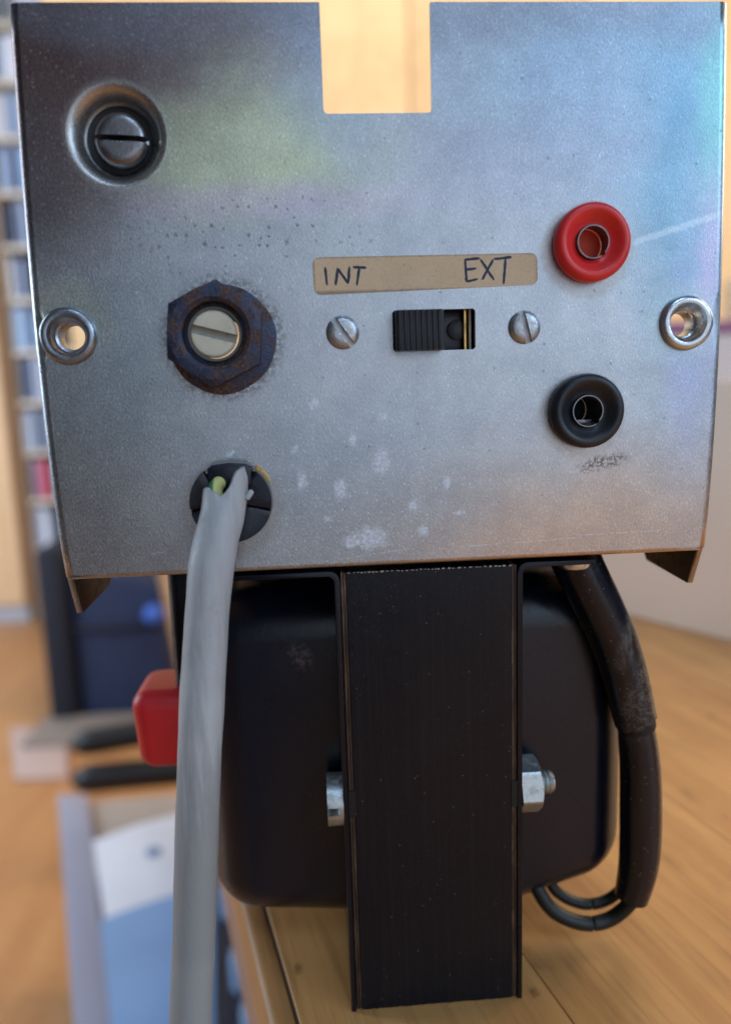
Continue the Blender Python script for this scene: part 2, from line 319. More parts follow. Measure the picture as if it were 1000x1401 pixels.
def mat_label():
    n = NT('aged paper label'); g = n.noise(.35, detail=5, rough=.65); f = n.noise(3.5, detail=3)
    c = n.mix(g, (.58,.40,.235), (.78,.575,.36)); c = n.mix(n.f('MULTIPLY', n.ramp(f, .5, .75), .3), c, (.25,.17,.10))
    sp = n.f('MULTIPLY', n.ramp(n.voro(.33).outputs['Distance'], .05, .13, 1, 0), .7)
    c = n.mix(sp, c, (.13,.07,.04))
    sz = n.t.nodes.new('ShaderNodeSeparateXYZ'); n.put(sz.inputs[0], n.v('ADD', n.P, wobble(n, 1.2, .5)))
    ed = n.f('MAXIMUM', n.f('SUBTRACT', n.f('ABSOLUTE', n.f('SUBTRACT', sz.outputs['X'], 5.65)), 15.55), n.f('SUBTRACT', n.f('ABSOLUTE', n.f('SUBTRACT', sz.outputs['Z'], 41.75)), 2.15))
    c = n.mix(n.ramp(ed, -.15, .25, 0, .6), c, (.17,.10,.055))
    return n.out(Base_Color=c, Roughness=.55, Normal=n.bump(f, .4, .05))
M['label'] = mat_label()
M['ink'] = mat_plain('blue black ink', (.012,.022,.055), .5, 1.2, .5)
M['tablewood'] = mat_wood('beech table', (.47,.22,.07), (.60,.31,.105), (.12,.055,.02), scale=.55, rough=.40, marks=.9)
M['lipwood'] = mat_wood('table lipping', (.42,.20,.07), (.50,.26,.10), (.13,.06,.02), scale=.8, rough=.35)
M['floorwood'] = mat_wood('floor wood', (.40,.185,.07), (.48,.24,.10), (.3,.14,.05), scale=.1, rough=.4)
M['cabwood'] = mat_wood('cabinet maple', (.80,.56,.30), (.86,.62,.35), (.66,.42,.2), scale=.09, rough=.5, orient='side')
M['palewood'] = mat_plain('pale shelf wood', (.70,.58,.46), .5)
M['shelfwood'] = mat_wood('shelf beech', (.62,.40,.22), (.70,.47,.28), (.5,.3,.16), scale=.1, rough=.5, orient='side')
M['boxwood'] = mat_plain('beige board', (.74,.58,.46), .55, .03, .08)
M['joint'] = mat_plain('glue joint', (.10,.055,.028), .6, .2, .3)

# ------------------------------------------------------------------ mesh helpers (mm)
def build(name, bm, mats, parent=None, smooth=35, **props):
    me = bpy.data.meshes.new(name)
    bmesh.ops.scale(bm, vec=(S, S, S), verts=bm.verts)
    bmesh.ops.recalc_face_normals(bm, faces=bm.faces) if not props.pop('keepn', False) else None
    bm.to_mesh(me); bm.free()
    for m in (mats if isinstance(mats, (list, tuple)) else [mats]): me.materials.append(m)
    if smooth:
        me.polygons.foreach_set('use_smooth', [True] * len(me.polygons)); me.set_sharp_from_angle(angle=R(smooth))
    o = bpy.data.objects.new(name, me); COL.objects.link(o)
    if parent is not None: o.parent = parent
    for k, v in props.items(): o[k] = v
    return o
def empty(name, loc, rz=0.0, **props):
    o = bpy.data.objects.new(name, None); COL.objects.link(o); o.location = Vector(loc) * S; o.rotation_euler = (0, 0, rz)
    o.empty_display_size = .01
    for k, v in props.items(): o[k] = v
    return o
def box(bm, x0, x1, y0, y1, z0, z1, bev=0.0, seg=2, mi=0, rot=None):
    r = bmesh.ops.create_cube(bm, size=1.0); vs = r['verts']
    c = Vector(((x0+x1)/2, (y0+y1)/2, (z0+z1)/2)); s = Vector((x1-x0, y1-y0, z1-z0))
    for v in vs: v.co = Vector((v.co.x*s.x, v.co.y*s.y, v.co.z*s.z)) + c
    fs = {f for v in vs for f in v.link_faces}
    if bev:
        es = list({e for v in vs for e in v.link_edges})
        r2 = bmesh.ops.bevel(bm, geom=es, offset=bev, segments=seg, profile=.5, affect='EDGES', clamp_overlap=True)
        fs = set(r2['faces']) | {f for f in fs if f.is_valid}
        vs = list({v for f in fs for v in f.verts})
    for f in fs: f.material_index = mi
    if rot is not None: bmesh.ops.transform(bm, matrix=rot, verts=vs)
    return vs
AX = {'-y': lambda r, h, c, s: (r*c, -h, r*s), 'x': lambda r, h, c, s: (h, r*c, r*s), '-x': lambda r, h, c, s: (-h, r*c, r*s), 'z': lambda r, h, c, s: (r*c, r*s, h)}
def lathe(bm, prof, cen, axis='-y', n=64, mi=None, wob=0.0):
    rings = []
    for j, (r, h) in enumerate(prof):
        if r <= 1e-6: rings.append([bm.verts.new(Vector(AX[axis](0, h, 1, 0)) + Vector(cen))]); continue
        ring = []
        for i in range(n):
            a = 2*math.pi*i/n; rr = r * (1 + wob*math.sin(3*a+1) + wob*.6*math.sin(7*a))
            ring.append(bm.verts.new(Vector(AX[axis](rr, h, math.cos(a), math.sin(a))) + Vector(cen)))
        rings.append(ring)
    for j in range(len(rings)-1):
        A, B = rings[j], rings[j+1]
        for i in range(n):
            k = (i+1) % n
            if len(A) == 1 and len(B) == 1: continue
            if len(A) == 1: f = bm.faces.new((A[0], B[i], B[k]))
            elif len(B) == 1: f = bm.faces.new((A[i], A[k], B[0]))
            else: f = bm.faces.new((A[i], A[k], B[k], B[i]))
            if mi: f.material_index = mi[j] if isinstance(mi, (list, tuple)) else mi
    return rings
def prism(bm, poly, axis='y', a=0.0, b=1.0, mi=0, bev=0.0):
    """poly: 2-D points; axis y -> (x,z) outline extruded from y=a to y=b; z -> (x,y); x -> (y,z)"""
    def P(p, t): return {'y': (p[0], t, p[1]), 'z': (p[0], p[1], t), 'x': (t, p[0], p[1])}[axis]
    A = [bm.verts.new(P(p, a)) for p in poly]; B = [bm.verts.new(P(p, b)) for p in poly]
    n = len(poly); fs = [bm.faces.new(A), bm.faces.new(B[::-1])]
    for i in range(n): fs.append(bm.faces.new((A[i], B[i], B[(i+1) % n], A[(i+1) % n])))
    for f in fs: f.material_index = mi
    if bev:
        bmesh.ops.bevel(bm, geom=list({e for f in fs[:2] for e in f.edges}), offset=bev, segments=2, profile=.5, affect='EDGES')
    return A + B
def smooth_path(pts, n=8):
    out = []
    P = [Vector(p) for p in pts]; P = [2*P[0]-P[1]] + P + [2*P[-1]-P[-2]]
    for i in range(1, len(P)-2):
        for k in range(n):
            t = k/n
            a, b, c, d = P[i-1], P[i], P[i+1], P[i+2]
            out.append(.5*((2*b) + (c-a)*t + (2*a-5*b+4*c-d)*t*t + (3*b-a-3*c+d)*t**3))
    out.append(P[-2]); return out
def tube(bm, pts, rad, n=24, cap=True, rough=0.0, ref=(1, 0, 0), mi=0):
    m = len(pts); rings = []
    for j, p in enumerate(pts):
        t = (pts[min(j+1, m-1)] - pts[max(j-1, 0)]).normalized()
        u = (Vector(ref) - t*t.dot(Vector(ref))).normalized(); v = t.cross(u)
        r = rad(j/(m-1)) if callable(rad) else rad
        ring = []
        for i in range(n):
            a = 2*math.pi*i/n
            rr = r*(1 + (rough*(random.random()-.5) if rough else 0))
            ring.append(bm.verts.new(p + u*math.cos(a)*rr + v*math.sin(a)*rr))
        rings.append(ring)
    for j in range(m-1):
        for i in range(n):
            k = (i+1) % n
            bm.faces.new((rings[j][i], rings[j][k], rings[j+1][k], rings[j+1][i])).material_index = mi
    if cap: bm.faces.new(rings[0][::-1]).material_index = mi; bm.faces.new(rings[-1]).material_index = mi
    return rings
def circ(cx, cz, r, n=48): return [(cx + r*math.cos(2*math.pi*i/n), cz + r*math.sin(2*math.pi*i/n)) for i in range(n)]
def hexa(cx, cz, r, a0): return [(cx + r*math.cos(R(a0+60*i)), cz + r*math.sin(R(a0+60*i))) for i in range(6)]

# ================================================================== THE SETTING
TZ = -75.6                                  # table top
FZ = -800.0                                 # floor
bm = bmesh.new(); box(bm, -4000, 4000, -3000, 3400, FZ-20, FZ)
o = build('floor', bm, M['floorwood'], smooth=0, kind='structure'); 
bm = bmesh.new(); box(bm, -4000, 4000, 3000, 3100, FZ+.5, 1900)
build('wall', bm, mat_plain('cream wall', (.78,.68,.56), .8), smooth=0, kind='structure')

# table: beech staves glued side by side
TA = R(14.5)
table = empty('wooden_table', (0, 0, TZ), TA, label='oiled beech table of wide glued staves that carries the grey steel device', category='table')
def tloc(bmv): return bmv
bm = bmesh.new(); box(bm, -21.8, -17.15, -420, 800, -26, 0, 1.6, 4)
build('edge_strip', bm, M['lipwood'], table, smooth=40)
vv = [-17.0, 24.4, 84.1, 141, 199, 262, 318, 380, 441, 500]
for i in range(len(vv)-1):
    bm = bmesh.new(); box(bm, vv[i]+.04, vv[i+1]-.04, -420, 800, -25, -.02*(i % 2), .18, 1)
    build('plank', bm, M['tablewood'], table, smooth=0)
bm = bmesh.new(); box(bm, -17.3, 499, -419, 799, -24, -.35)
build('glue_joint', bm, M['joint'], table, smooth=0)
bm = bmesh.new(); box(bm, -17, 480, -400, 780, -70, -26)
build('apron', bm, M['lipwood'], table, smooth=0)
for x, y in ((10, -380), (440, -380), (10, 740), (440, 740)):
    bm = bmesh.new(); box(bm, x, x+45, y, y+45, FZ-TZ, -70, 2); build('leg', bm, M['lipwood'], table, smooth=0)

# beige box standing on the table behind the device
bx = empty('beige_box', (0, 0, TZ), label='plain beige board box standing on the table behind the right side of the device', category='box')
d = Vector((31, -48, 0)).normalized(); nrm = Vector((48, 31, 0)).normalized()
p0 = Vector((117.5, 210, 0)) - d*100; p1 = Vector((117.5, 210, 0)) + d*110
th = 9
def wallquad(a, b, z0, z1, t, nn, mat, name):
    bm = bmesh.new(); q = [a, b, b+nn*t, a+nn*t]
    prism(bm, [(v.x, v.y) for v in q], 'z', z0, z1, bev=.8); return build(name, bm, mat, bx, smooth=30)
wallquad(p0, p1, .02, 101.5, th, nrm, M['boxwood'], 'side_panel')
wallquad(p0 + nrm*160, p1 + nrm*160, .02, 101.5, th, nrm, M['boxwood'], 'side_panel')
wallquad(p0 + nrm*(th+.1) , p0 + nrm*(th+.1) + d*th, .02, 101.4, 150.8, nrm, M['boxwood'], 'end_panel')
wallquad(p1 + nrm*(th+.1) - d*th, p1 + nrm*(th+.1), .02, 101.4, 150.8, nrm, M['boxwood'], 'end_panel')
wallquad(p0 + nrm*(th+.1) + d*(th+.1), p1 + nrm*(th+.1) - d*(th+.1), .03, 6, 150, nrm, M['boxwood'], 'base_panel')

# ================================================================== THE DEVICE
dev = empty('power_supply_chassis', (0, 0, TZ), label='old zinc plated steel chassis with black transformer, sockets and slide switch, standing on table', category='electrical device')
DZ = Vector((0, 0, -TZ))                    # parts are modelled in panel coordinates, so lift them by the table height
def part(name, bm, mats, parent=None, **k):
    o = build(name, bm, mats, parent or dev, **k)
    if parent is None: o.location = DZ * S
    return o

# --- front panel, one bent sheet
def front_panel():
    H, T = 76.3, 1.0
    rb = 1.5                                # outside bend radius
    rz = .75
    x0, x1 = -48 + rb, 48 - rb
    cx0, cx1, cz = -7.84, 6.82, 62.6
    outer = []
    def seg(a, b, n):
        for i in range(n): outer.append((a[0]+(b[0]-a[0])*i/n, a[1]+(b[1]-a[1])*i/n))
    seg((x0, rz), (x1, rz), 24); seg((x1, rz), (x1, H), 20); seg((x1, H), (cx1, H), 10)
    seg((cx1, H), (cx1, cz+.5), 6)
    outer += [(cx1, cz+.5), (cx1-.15, cz+.15), (cx1-.5, cz)]
    seg((cx1-.5-.01, cz), (cx0+.5, cz), 6)
    outer += [(cx0+.5, cz), (cx0+.15, cz+.15), (cx0, cz+.5)]
    seg((cx0, cz+.51), (cx0, H), 6); seg((cx0, H), (x0, H), 10); seg((x0, H), (x0, rz), 20)
    holes = [circ(-35.4, 60.2, 6.6, 64), circ(-43.98, 34.42, 3.2, 40), circ(43.18, 33.88, 3.2, 40), circ(-23.6, 33.9, 5, 32),
             [(-x, z) for x, z in []] or circ(-23.15, 10.8, 5.35, 48), circ(28.6, 45.0, 4.2, 32), circ(28.2, 21.9, 4.2, 32),
             [(1.0,31.05),(12.2,31.05),(12.5,31.35),(12.5,36.4),(12.2,36.7),(1.0,36.7),(.7,36.4),(.7,31.35)]]
    pts, edges = [], []
    def loop(L):
        b = len(pts); pts.extend([Vector(p) for p in L]); n = len(L)
        edges.extend([(b+i, b+(i+1) % n) for i in range(n)])
    loop(outer)
    for h in holes: loop(h)
    vs, es, fs, *_ = geometry.delaunay_2d_cdt(pts, edges, [], 0, 1e-5)
    def inside(p, L):
        c = False; n = len(L)
        for i in range(n):
            a, b = L[i], L[(i+1) % n]
            if (a[1] > p.y) != (b[1] > p.y) and p.x < (b[0]-a[0])*(p.y-a[1])/(b[1]-a[1]) + a[0]: c = not c
        return c
    bm = bmesh.new(); bv = [bm.verts.new((v.x, 0, v.y)) for v in vs]
    for f in fs:
        c = sum((vs[i] for i in f), Vector((0, 0)))/len(f)
        if inside(c, outer) and not any(inside(c, h) for h in holes): bm.faces.new([bv[i] for i in f])
    # pressed dimple round the big screw
    dc = (-35.4, 0, 60.2)
    lathe(bm, [(6.6,0),(6.3,-.06),(5.9,-.28),(5.5,-.75),(5.2,-1.35),(4.95,-1.95),(4.7,-2.3),(4.3,-2.45),(2.0,-2.5)], dc, n=64)
    # bends and flanges
    def grid(rows):
        vr = [[bm.verts.new(p) for p in r] for r in rows]
        for a, b in zip(vr, vr[1:]):
            for i in range(len(a)-1): bm.faces.new((a[i], a[i+1], b[i+1], b[i]))
    A = 6
    for sx in (-1, 1):
        rows = []
        for k in range(A+1):
            a = math.pi/2*k/A; xx = sx*(48 - rb + rb*math.sin(a)); yy = rb - rb*math.cos(a)
            rows.append([(xx, yy, z) for z in [rz*(1-k/A) + .2*k/A] + [rz + (H-rz)*i/20 for i in range(1, 21)]])
        rows.append([(sx*48, 7.5, z) for z in [.2] + [rz + (H-rz)*i/20 for i in range(1, 21)]])
        grid(rows)
        vsx = [bm.verts.new((sx*48, y, z)) for y, z in [(rb, .2), (4.2, -6.1), (19, -5.6), (23, .2)]]; bm.faces.new(vsx)
    rows = []
    for k in range(A+1):
        a = math.pi/2*k/A; zz = rz - rz*math.sin(a); yy = rz - rz*math.cos(a)
        ex = 48 - rb + .45*math.sin(a)*1.2
        rows.append([(-ex + 2*ex*i/24, yy, zz) for i in range(25)])
    rows.append([(-47 + 94*i/24, 60, 0) for i in range(25)])
    grid(rows)
    for v in bm.verts:          # the long sides are slightly bowed outwards
        if abs(v.co.x) > 46.2 and v.co.z > .5 and math.hypot(abs(v.co.x)-43.6, v.co.z-34.1) > 3.7:
            v.co.x += math.copysign(1.0*math.sin(math.pi*min(1, (v.co.z/H)**.8)), v.co.x)
    bmesh.ops.remove_doubles(bm, verts=bm.verts, dist=.004)
    bmesh.ops.recalc_face_normals(bm, faces=bm.faces)
    # make sure the sheet's outside faces the camera
    f0 = max(bm.faces, key=lambda f: f.calc_area() if abs(f.normal.y) > .9 and abs(f.calc_center_median().y) < .01 else 0)
    if f0.normal.y > 0: bmesh.ops.reverse_faces(bm, faces=bm.faces)
    for f in bm.faces:
        if abs(f.normal.x) > .98 and f.normal.x*f.calc_center_median().x < 0: f.normal_flip()
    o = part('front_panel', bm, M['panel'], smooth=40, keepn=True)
    for p in o.data.polygons:
        if abs(p.normal.y) > .9999: p.use_smooth = False
    s = o.modifiers.new('thickness', 'SOLIDIFY'); s.thickness = .9*S; s.offset = -1; s.use_even_offset = False; o.data.materials.append(M['inside']); s.material_offset = 1; s.material_offset_rim = 0
    return o
panel = front_panel()

# --- big slotted screw sunk in the dimple
def slotted_head(bm, prof, cen, slot_w, slot_d, ang, htop, rmax, n=64):
    """domed head of revolution about -y; the slot is cut as real geometry: two D-shaped domes over a floor"""
    def prof_h(r):
        for (r0, h0), (r1, h1) in zip(prof, prof[1:]):
            lo, hi = min(r0, r1), max(r0, r1)
            if lo <= r <= hi and hi > lo: return h0 + (h1-h0)*(r-r0)/(r1-r0)
        return prof[-1][1]
    floor = htop - slot_d
    a = Vector((math.cos(R(ang)), 0, math.sin(R(ang)))); b = Vector((-a.z, 0, a.x))
    C = Vector(cen)
    for sgn in (1, -1):
        NR, NA = 10, 28
        rings = []
        for i in range(NR+1):
            t = i/NR
            row = []
            for j in range(NA+1):
                # map the half disc beyond the slot: angle from the slot edge round to the slot edge
                r = rmax * (1 - (1-t)**1.0)
                th0 = math.asin(min(.999, (slot_w/2)/rmax))
                th = th0 + (math.pi-2*th0)*j/NA
                ux = math.cos(th)*rmax; uy = math.sin(th)*rmax
                px = ux*t; py = slot_w/2 + (uy-slot_w/2)*t
                rr = min(rmax, math.hypot(px, py)); h = prof_h(rr)
                p = C + a*px + b*py*sgn; p.y -= h
                row.append(bm.verts.new(p))
            rings.append(row)
        for i in range(NR):
            for j in range(NA): bm.faces.new((rings[i][j], rings[i][j+1], rings[i+1][j+1], rings[i+1][j]))
        # skirt to the base and the slot wall
        base = []
        for v in rings[-1]:
            q = v.co.copy(); q.y = C.y; base.append(bm.verts.new(q))
        for j in range(NA): bm.faces.new((rings[-1][j], rings[-1][j+1], base[j+1], base[j]))
        # wall along the slot
        xs = [-1, -.75, -.5, -.25, 0, .25, .5, .75, 1]
        L = math.sqrt(rmax**2 - (slot_w/2)**2)
        top = []; bot = []
        for x in xs:
            r = min(rmax, math.hypot(x*L, slot_w/2))
            p = C + a*x*L + b*(slot_w/2)*sgn; t_ = p.copy(); t_.y -= prof_h(r); top.append(bm.verts.new(t_))
            q = p.copy(); q.y -= min(floor, prof_h(r)); bot.append(bm.verts.new(q))
        for j in range(len(xs)-1): bm.faces.new((top[j], top[j+1], bot[j+1], bot[j]))
    L = rmax*.995
    fv = []
    for x in (-1, -.5, 0, .5, 1):
        for s_ in (-1, 1):
            p = C + a*x*L + b*(slot_w/2)*s_; p.y -= min(floor, prof_h(rmax)+.0 if abs(x) == 1 else floor); fv.append(bm.verts.new(p))
    for i in range(4): bm.faces.new((fv[2*i], fv[2*i+1], fv[2*i+3], fv[2*i+2])).material_index = 1
    bmesh.ops.remove_doubles(bm, verts=bm.verts, dist=.0005)
bm = bmesh.new()
slotted_head(bm, [(0,2.0),(2.5,1.95),(3.1,1.75),(3.55,1.25),(3.7,.2)], (-35.2, 2.6, 60.1), 0.75, 0.8, -3, 2.0, 3.7)
part('panel_screw', bm, [M['darksteel'], M['darksteel']], label='large dark slotted screw sunk in a pressed dimple')
bm = bmesh.new(); lathe(bm, [(4.4,.35),(4.2,.2),(4.0,.15),(3.5,.1)], (-35.4, 2.45, 60.2), n=48); part('recess_shade', bm, M['bore'])  # black ring paints the dark recess round the screw head
for (cx, cz, a, nm) in ((-6.36, 33.89, -55, 'l'), (19.55, 33.9, -76, 'r')):
    bm = bmesh.new(); slotted_head(bm, [(0,.85),(1.2,.82),(1.8,.68),(2.15,.4),(2.35,.05)], (cx, 0, cz), .85, .45, a, .85, 2.35)
    part('switch_screw', bm, [M['zincdull'], M['slotfloor']])

# --- eyelets
for cx, cz, m in ((-43.98, 34.42, 'eyelet'), (43.18, 33.88, 'eyelet2')):
    bm = bmesh.new()
    pr = [(3.75,0),(3.88,.25),(3.8,.62),(3.5,.92),(3.1,1.02),(2.75,.92),(2.5,.55),(2.4,.1),(2.3,-.5),(2.15,-.9),(1.85,-1.1),(1.75,-1.4),(1.7,-3.6),(1.9,-3.8),(3.0,-3.7),(3.1,-3.4),(3.05,0)]
    lathe(bm, pr + [pr[0]], (cx, 0, cz), n=56, wob=.006)
    bmesh.ops.remove_doubles(bm, verts=bm.verts, dist=.001)
    part('eyelet', bm, M[m], label='dull grey rolled eyelet' if m == 'eyelet' else 'bright zinc rolled eyelet')

# --- hex nut, washer and slotted cream shaft
bm = bmesh.new(); lathe(bm, [(3,0),(7.25,0),(7.5,.25),(7.45,.7),(7.2,.85),(3,.85)], (-23.2, 0, 33.4), n=72, wob=.012); part('washer', bm, M['rust'])
bm = bmesh.new()
def hexnut(bm, cen, rad, t, bore, a0, n=72, axis='-y', h0=0.0):
    """hexagon with chamfered outer corners and a bored, threaded hole"""
    prof = []
    def hexr(th):
        a = (th - R(a0)) % (math.pi/3) - math.pi/6
        return rad*math.cos(math.pi/6)/math.cos(a)
    levels = [(1.0, h0), (1.0, h0+t-.0), ('c', h0+t)]
    af = rad*math.cos(math.pi/6)
    rings = []
    for kind in range(6):
        ring = []
        for i in range(n):
            th = 2*math.pi*i/n; hr = hexr(th)
            ch = max(0, (hr - af*.985))*.55
            if kind == 0: r, h = hr, h0
            elif kind == 1: r, h = hr, h0 + t - ch
            elif kind == 2: r, h = min(hr, af*.97), h0 + t
            elif kind == 3: r, h = bore + .55, h0 + t
            elif kind == 4: r, h = bore, h0 + t - .5
            else: r, h = bore, h0
            ring.append(bm.verts.new(Vector(AX[axis](r, h, math.cos(th), math.sin(th))) + Vector(cen)))
        rings.append(ring)
    rings.append(rings[0])
    for A, B in zip(rings, rings[1:]):
        for i in range(n): k = (i+1) % n; bm.faces.new((A[i], A[k], B[k], B[i]))
hexnut(bm, (-23.85, 0, 33.95), 7.2, 2.4, 4.35, 85, h0=.8)
part('hex_nut', bm, M['rust'], label='rusty blue black hexagon nut', smooth=25)
bm = bmesh.new(); lathe(bm, [(3.75,-1),(3.75,1.6),(3.65,1.8),(3.3,1.8),(3.25,.5)], (-23.9, 0, 34.0), n=56); part('shaft_bushing', bm, M['creamrim'])
bm = bmesh.new(); slotted_head(bm, [(0,1.0),(2.75,1.0),(3.1,.9),(3.22,.6)], (-24.1, -.95, 34.05), 1.2, .65, -15, 1.0, 3.22)
part('shaft_head', bm, [M['cream'], M['creamslot']], label='aged cream plastic slotted shaft end')

# --- sockets
def socket(cx, cz, col, inner, lab):
    bm = bmesh.new()
    lathe(bm, [(4.5,0),(5.15,.05),(5.3,.4),(5.34,1.3),(5.28,1.9),(5.05,2.35),(4.7,2.58),(4.3,2.6),(3.95,2.42),(3.5,2.0),(3.05,1.6),(2.7,1.38),(2.4,1.32),(2.35,-6)], (cx, 0, cz), n=72)
    s = part('socket', bm, M[col], label=lab)
    bm = bmesh.new()                                      # split spring ring inside
    rings = []
    n = 56; gap = 3
    for (r, h) in ((2.32,-1),(2.32,1.75),(2.26,1.82),(2.14,1.82),(2.08,1.75),(2.08,.6 if inner == 'redin' else -4)):
        rings.append([bm.verts.new((cx + r*math.cos(R(-40)+2*math.pi*i/n), -h - .25*(i/n), cz + r*math.sin(R(-40)+2*math.pi*i/n))) for i in range(n-gap+1)])
    for A, B in zip(rings, rings[1:]):
        for i in range(n-gap): bm.faces.new((A[i], A[i+1], B[i+1], B[i]))
    c = build('contact_ring', bm, M['darksteel'], s, smooth=35)
    bm = bmesh.new(); db = -1.6 if inner == 'redin' else -5.5
    lathe(bm, [(2.3,db),(0,db)], (cx, 0, cz), n=32)
    build('bore', bm, M[inner], s)
    return s
socket(28.75, 45.05, 'red', 'redin', 'red plastic banana socket')
s2 = socket(28.35, 21.8, 'black', 'bore', 'black plastic banana socket')
bm = bmesh.new(); box(bm, 27.0, 30.3, 0.6, 1.1, 19.9, 20.5, .1, rot=None); build('contact_tab', bm, M['darksteel'], s2)

# --- slide switch behind its window
bm = bmesh.new()
box(bm, -1, 14.0, 4.6, 5.4, 29.6, 38.2); box(bm, -1, .3, 1.1, 4.6, 29.6, 38.2); box(bm, 12.9, 14.0, 1.1, 4.6, 29.6, 38.2); box(bm, .3, 12.9, 1.1, 4.6, 37.1, 38.2); box(bm, .3, 12.9, 1.1, 4.6, 29.6, 30.8)
sw = part('switch_body', bm, M['black'], smooth=0)
bm = bmesh.new(); box(bm, .9, 11.0, 2.6, 4.5, 31.2, 36.8, .12); lathe(bm, [(1.45,0),(1.45,.35),(1.3,.45),(0,.45)], (10.35, 2.6, 34.0), n=32)
build('slider', bm, M['black'], sw, smooth=35)
bm = bmesh.new(); box(bm, 11.15, 11.55, 1.6, 4.5, 31.0, 37.0, .08); box(bm, 6.5, 12.6, 1.15, 1.5, 36.75, 37.05, .05); build('contact_strip', bm, M['brass'], sw, smooth=0)
bm = bmesh.new(); box(bm, 11.9, 12.2, 1.5, 4.5, 30.9, 37.0, .05); build('frame_wall', bm, mat_plain('brightened frame wall', (.62,.55,.42), .4), sw, smooth=0)  # plain pale colour paints in the bright reflection of the metal wall
bm = bmesh.new()                                           # ribbed knob as one extruded comb profile
pf = [(.95, 2.6), (.95, -2.35), (1.1, -2.6)]
nr = 8; xa, xb = 1.15, 7.45
for i in range(nr):
    a = xa + (xb-xa)*i/nr; b = xa + (xb-xa)*(i+1)/nr; wd = b-a
    pf += [(a+wd*.08, -2.62), (a+wd*.16, -2.95), (a+wd*.60, -2.98), (a+wd*.72, -2.62)]
pf += [(7.5, -2.6), (7.6, -2.35), (7.6, 2.6)]
prism(bm, pf, 'z', 31.0, 36.45, bev=.07)
build('knob', bm, M['black'], sw, smooth=25)

# --- paper label with pen lettering
def ribbon(bm, pts, wd, y0=-.075):
    P = [Vector((p[0], 0, p[1])) for p in pts]; L, Rr = [], []
    # resample with jitter for a pen-drawn look
    Q = []
    for a, b in zip(P, P[1:]):
        k = max(2, int((b-a).length/.35))
        for i in range(k): Q.append(a.lerp(b, i/k))
    Q.append(P[-1]); m = len(Q)
    for i, p in enumerate(Q):
        t = (Q[min(i+1, m-1)] - Q[max(i-1, 0)]).normalized(); nn = Vector((-t.z, 0, t.x))
        w_ = wd*(.85 + .3*random.random())*(.6 if i in (0, m-1) else 1)
        j = nn*(random.random()-.5)*.05
        L.append(bm.verts.new((p+j+nn*w_/2)+Vector((0, y0, 0)))); Rr.append(bm.verts.new((p+j-nn*w_/2)+Vector((0, y0, 0))))
    for i in range(m-1): bm.faces.new((L[i], L[i+1], Rr[i+1], Rr[i]))
bm = bmesh.new()
cn = [(-10.1, 39.05), (-10.2, 44.1), (21.35, 44.05), (21.45, 39.75)]
def roundpoly(c, r, k=4):
    out = []; n = len(c)
    for i in range(n):
        p = Vector(c[i]); a = (Vector(c[i-1])-p).normalized(); b = (Vector(c[(i+1) % n])-p).normalized()
        for j in range(k+1):
            t = j/k; out.append(tuple(p + a*r*(1-t)**2 + b*r*t**2))
    return out
out = []
rp = roundpoly(cn, 1.0)
prism(bm, rp, 'y', -.05, 0.001)
lab = part('label_strip', bm, M['label'], smooth=0, label='aged beige paper strip lettered INT and EXT in blue ink')
# letters in panel mm
letters = [('I', [[(-8.45,42.75),(-8.3,40.35)]]),
           ('N', [[(-7.1,40.3),(-6.75,42.6)], [(-6.75,42.6),(-5.35,40.5)], [(-5.35,40.5),(-5.1,42.75)]]),
           ('T', [[(-4.6,42.7),(-2.75,42.55)], [(-3.75,42.6),(-4.15,40.2)]]),
           ('E', [[(11.1,43.3),(11.3,40.35)], [(11.0,43.35),(13.2,43.5)], [(11.3,42.0),(12.7,42.15)], [(11.25,40.4),(12.9,40.7)]]),
           ('X', [[(13.3,43.35),(15.2,40.5)], [(15.1,43.3),(13.5,40.6)]]),
           ('T', [[(15.2,43.35),(17.7,43.55)], [(16.85,43.45),(16.55,39.95)]])]
for ch, strokes in letters:
    bm = bmesh.new()
    for k, s_ in enumerate(strokes): ribbon(bm, s_, .37, -.062 - .004*k)
    build('letter', bm, M['ink'], lab, smooth=0)

# --- strain relief grommet
def sector(bm, cx, cz, r0, r1, a0, a1, y0, y1, bev=.25, n=18):
    L = [(cx + r1*math.cos(R(a0+(a1-a0)*i/n)), cz + r1*math.sin(R(a0+(a1-a0)*i/n))) for i in range(n+1)]
    L += [(cx + r0*math.cos(R(a1-(a1-a0)*i/n)), cz + r0*math.sin(R(a1-(a1-a0)*i/n))) for i in range(n+1)]
    prism(bm, L, 'y', y1, y0, bev=bev)
gx, gz = -23.15, 10.7
bm = bmesh.new()
sector(bm, gx, gz, 2.2, 5.75, -97, -14, .2, -2.2, .55)
sector(bm, gx, gz, 2.2, 5.75, -13, 50, .2, -2.2, .55)
sector(bm, gx, gz, 2.2, 5.75, 128, 190, .2, -2.2, .55)
sector(bm, gx, gz, 2.2, 5.75, 191, 262, .2, -2.2, .55)
lathe(bm, [(5.2,-1.2),(3.2,-1.0),(0,-1.0)], (gx, 0, gz), n=48)
lathe(bm, [(5.3,.0),(5.3,-3)], (gx, 0, gz), n=48)
gm = part('strain_relief', bm, M['grommet'], smooth=30)
bm = bmesh.new(); prism(bm, [(-26.0,13.0),(-26.1,15.6),(-25.4,16.1),(-23.0,16.35),(-20.6,16.1),(-19.9,15.5),(-20.0,13.1),(-23,12.7)], 'y', -2.9, .3, bev=.5)
build('wedge', bm, M['grommet'], gm, smooth=30)
bm = bmesh.new(); prism(bm, [(-26.0,15.75),(-25.3,16.35),(-23.0,16.62),(-20.7,16.35),(-19.9,15.7),(-20.6,16.0),(-23,16.3),(-25.4,16.0)], 'y', -2.3, .1)
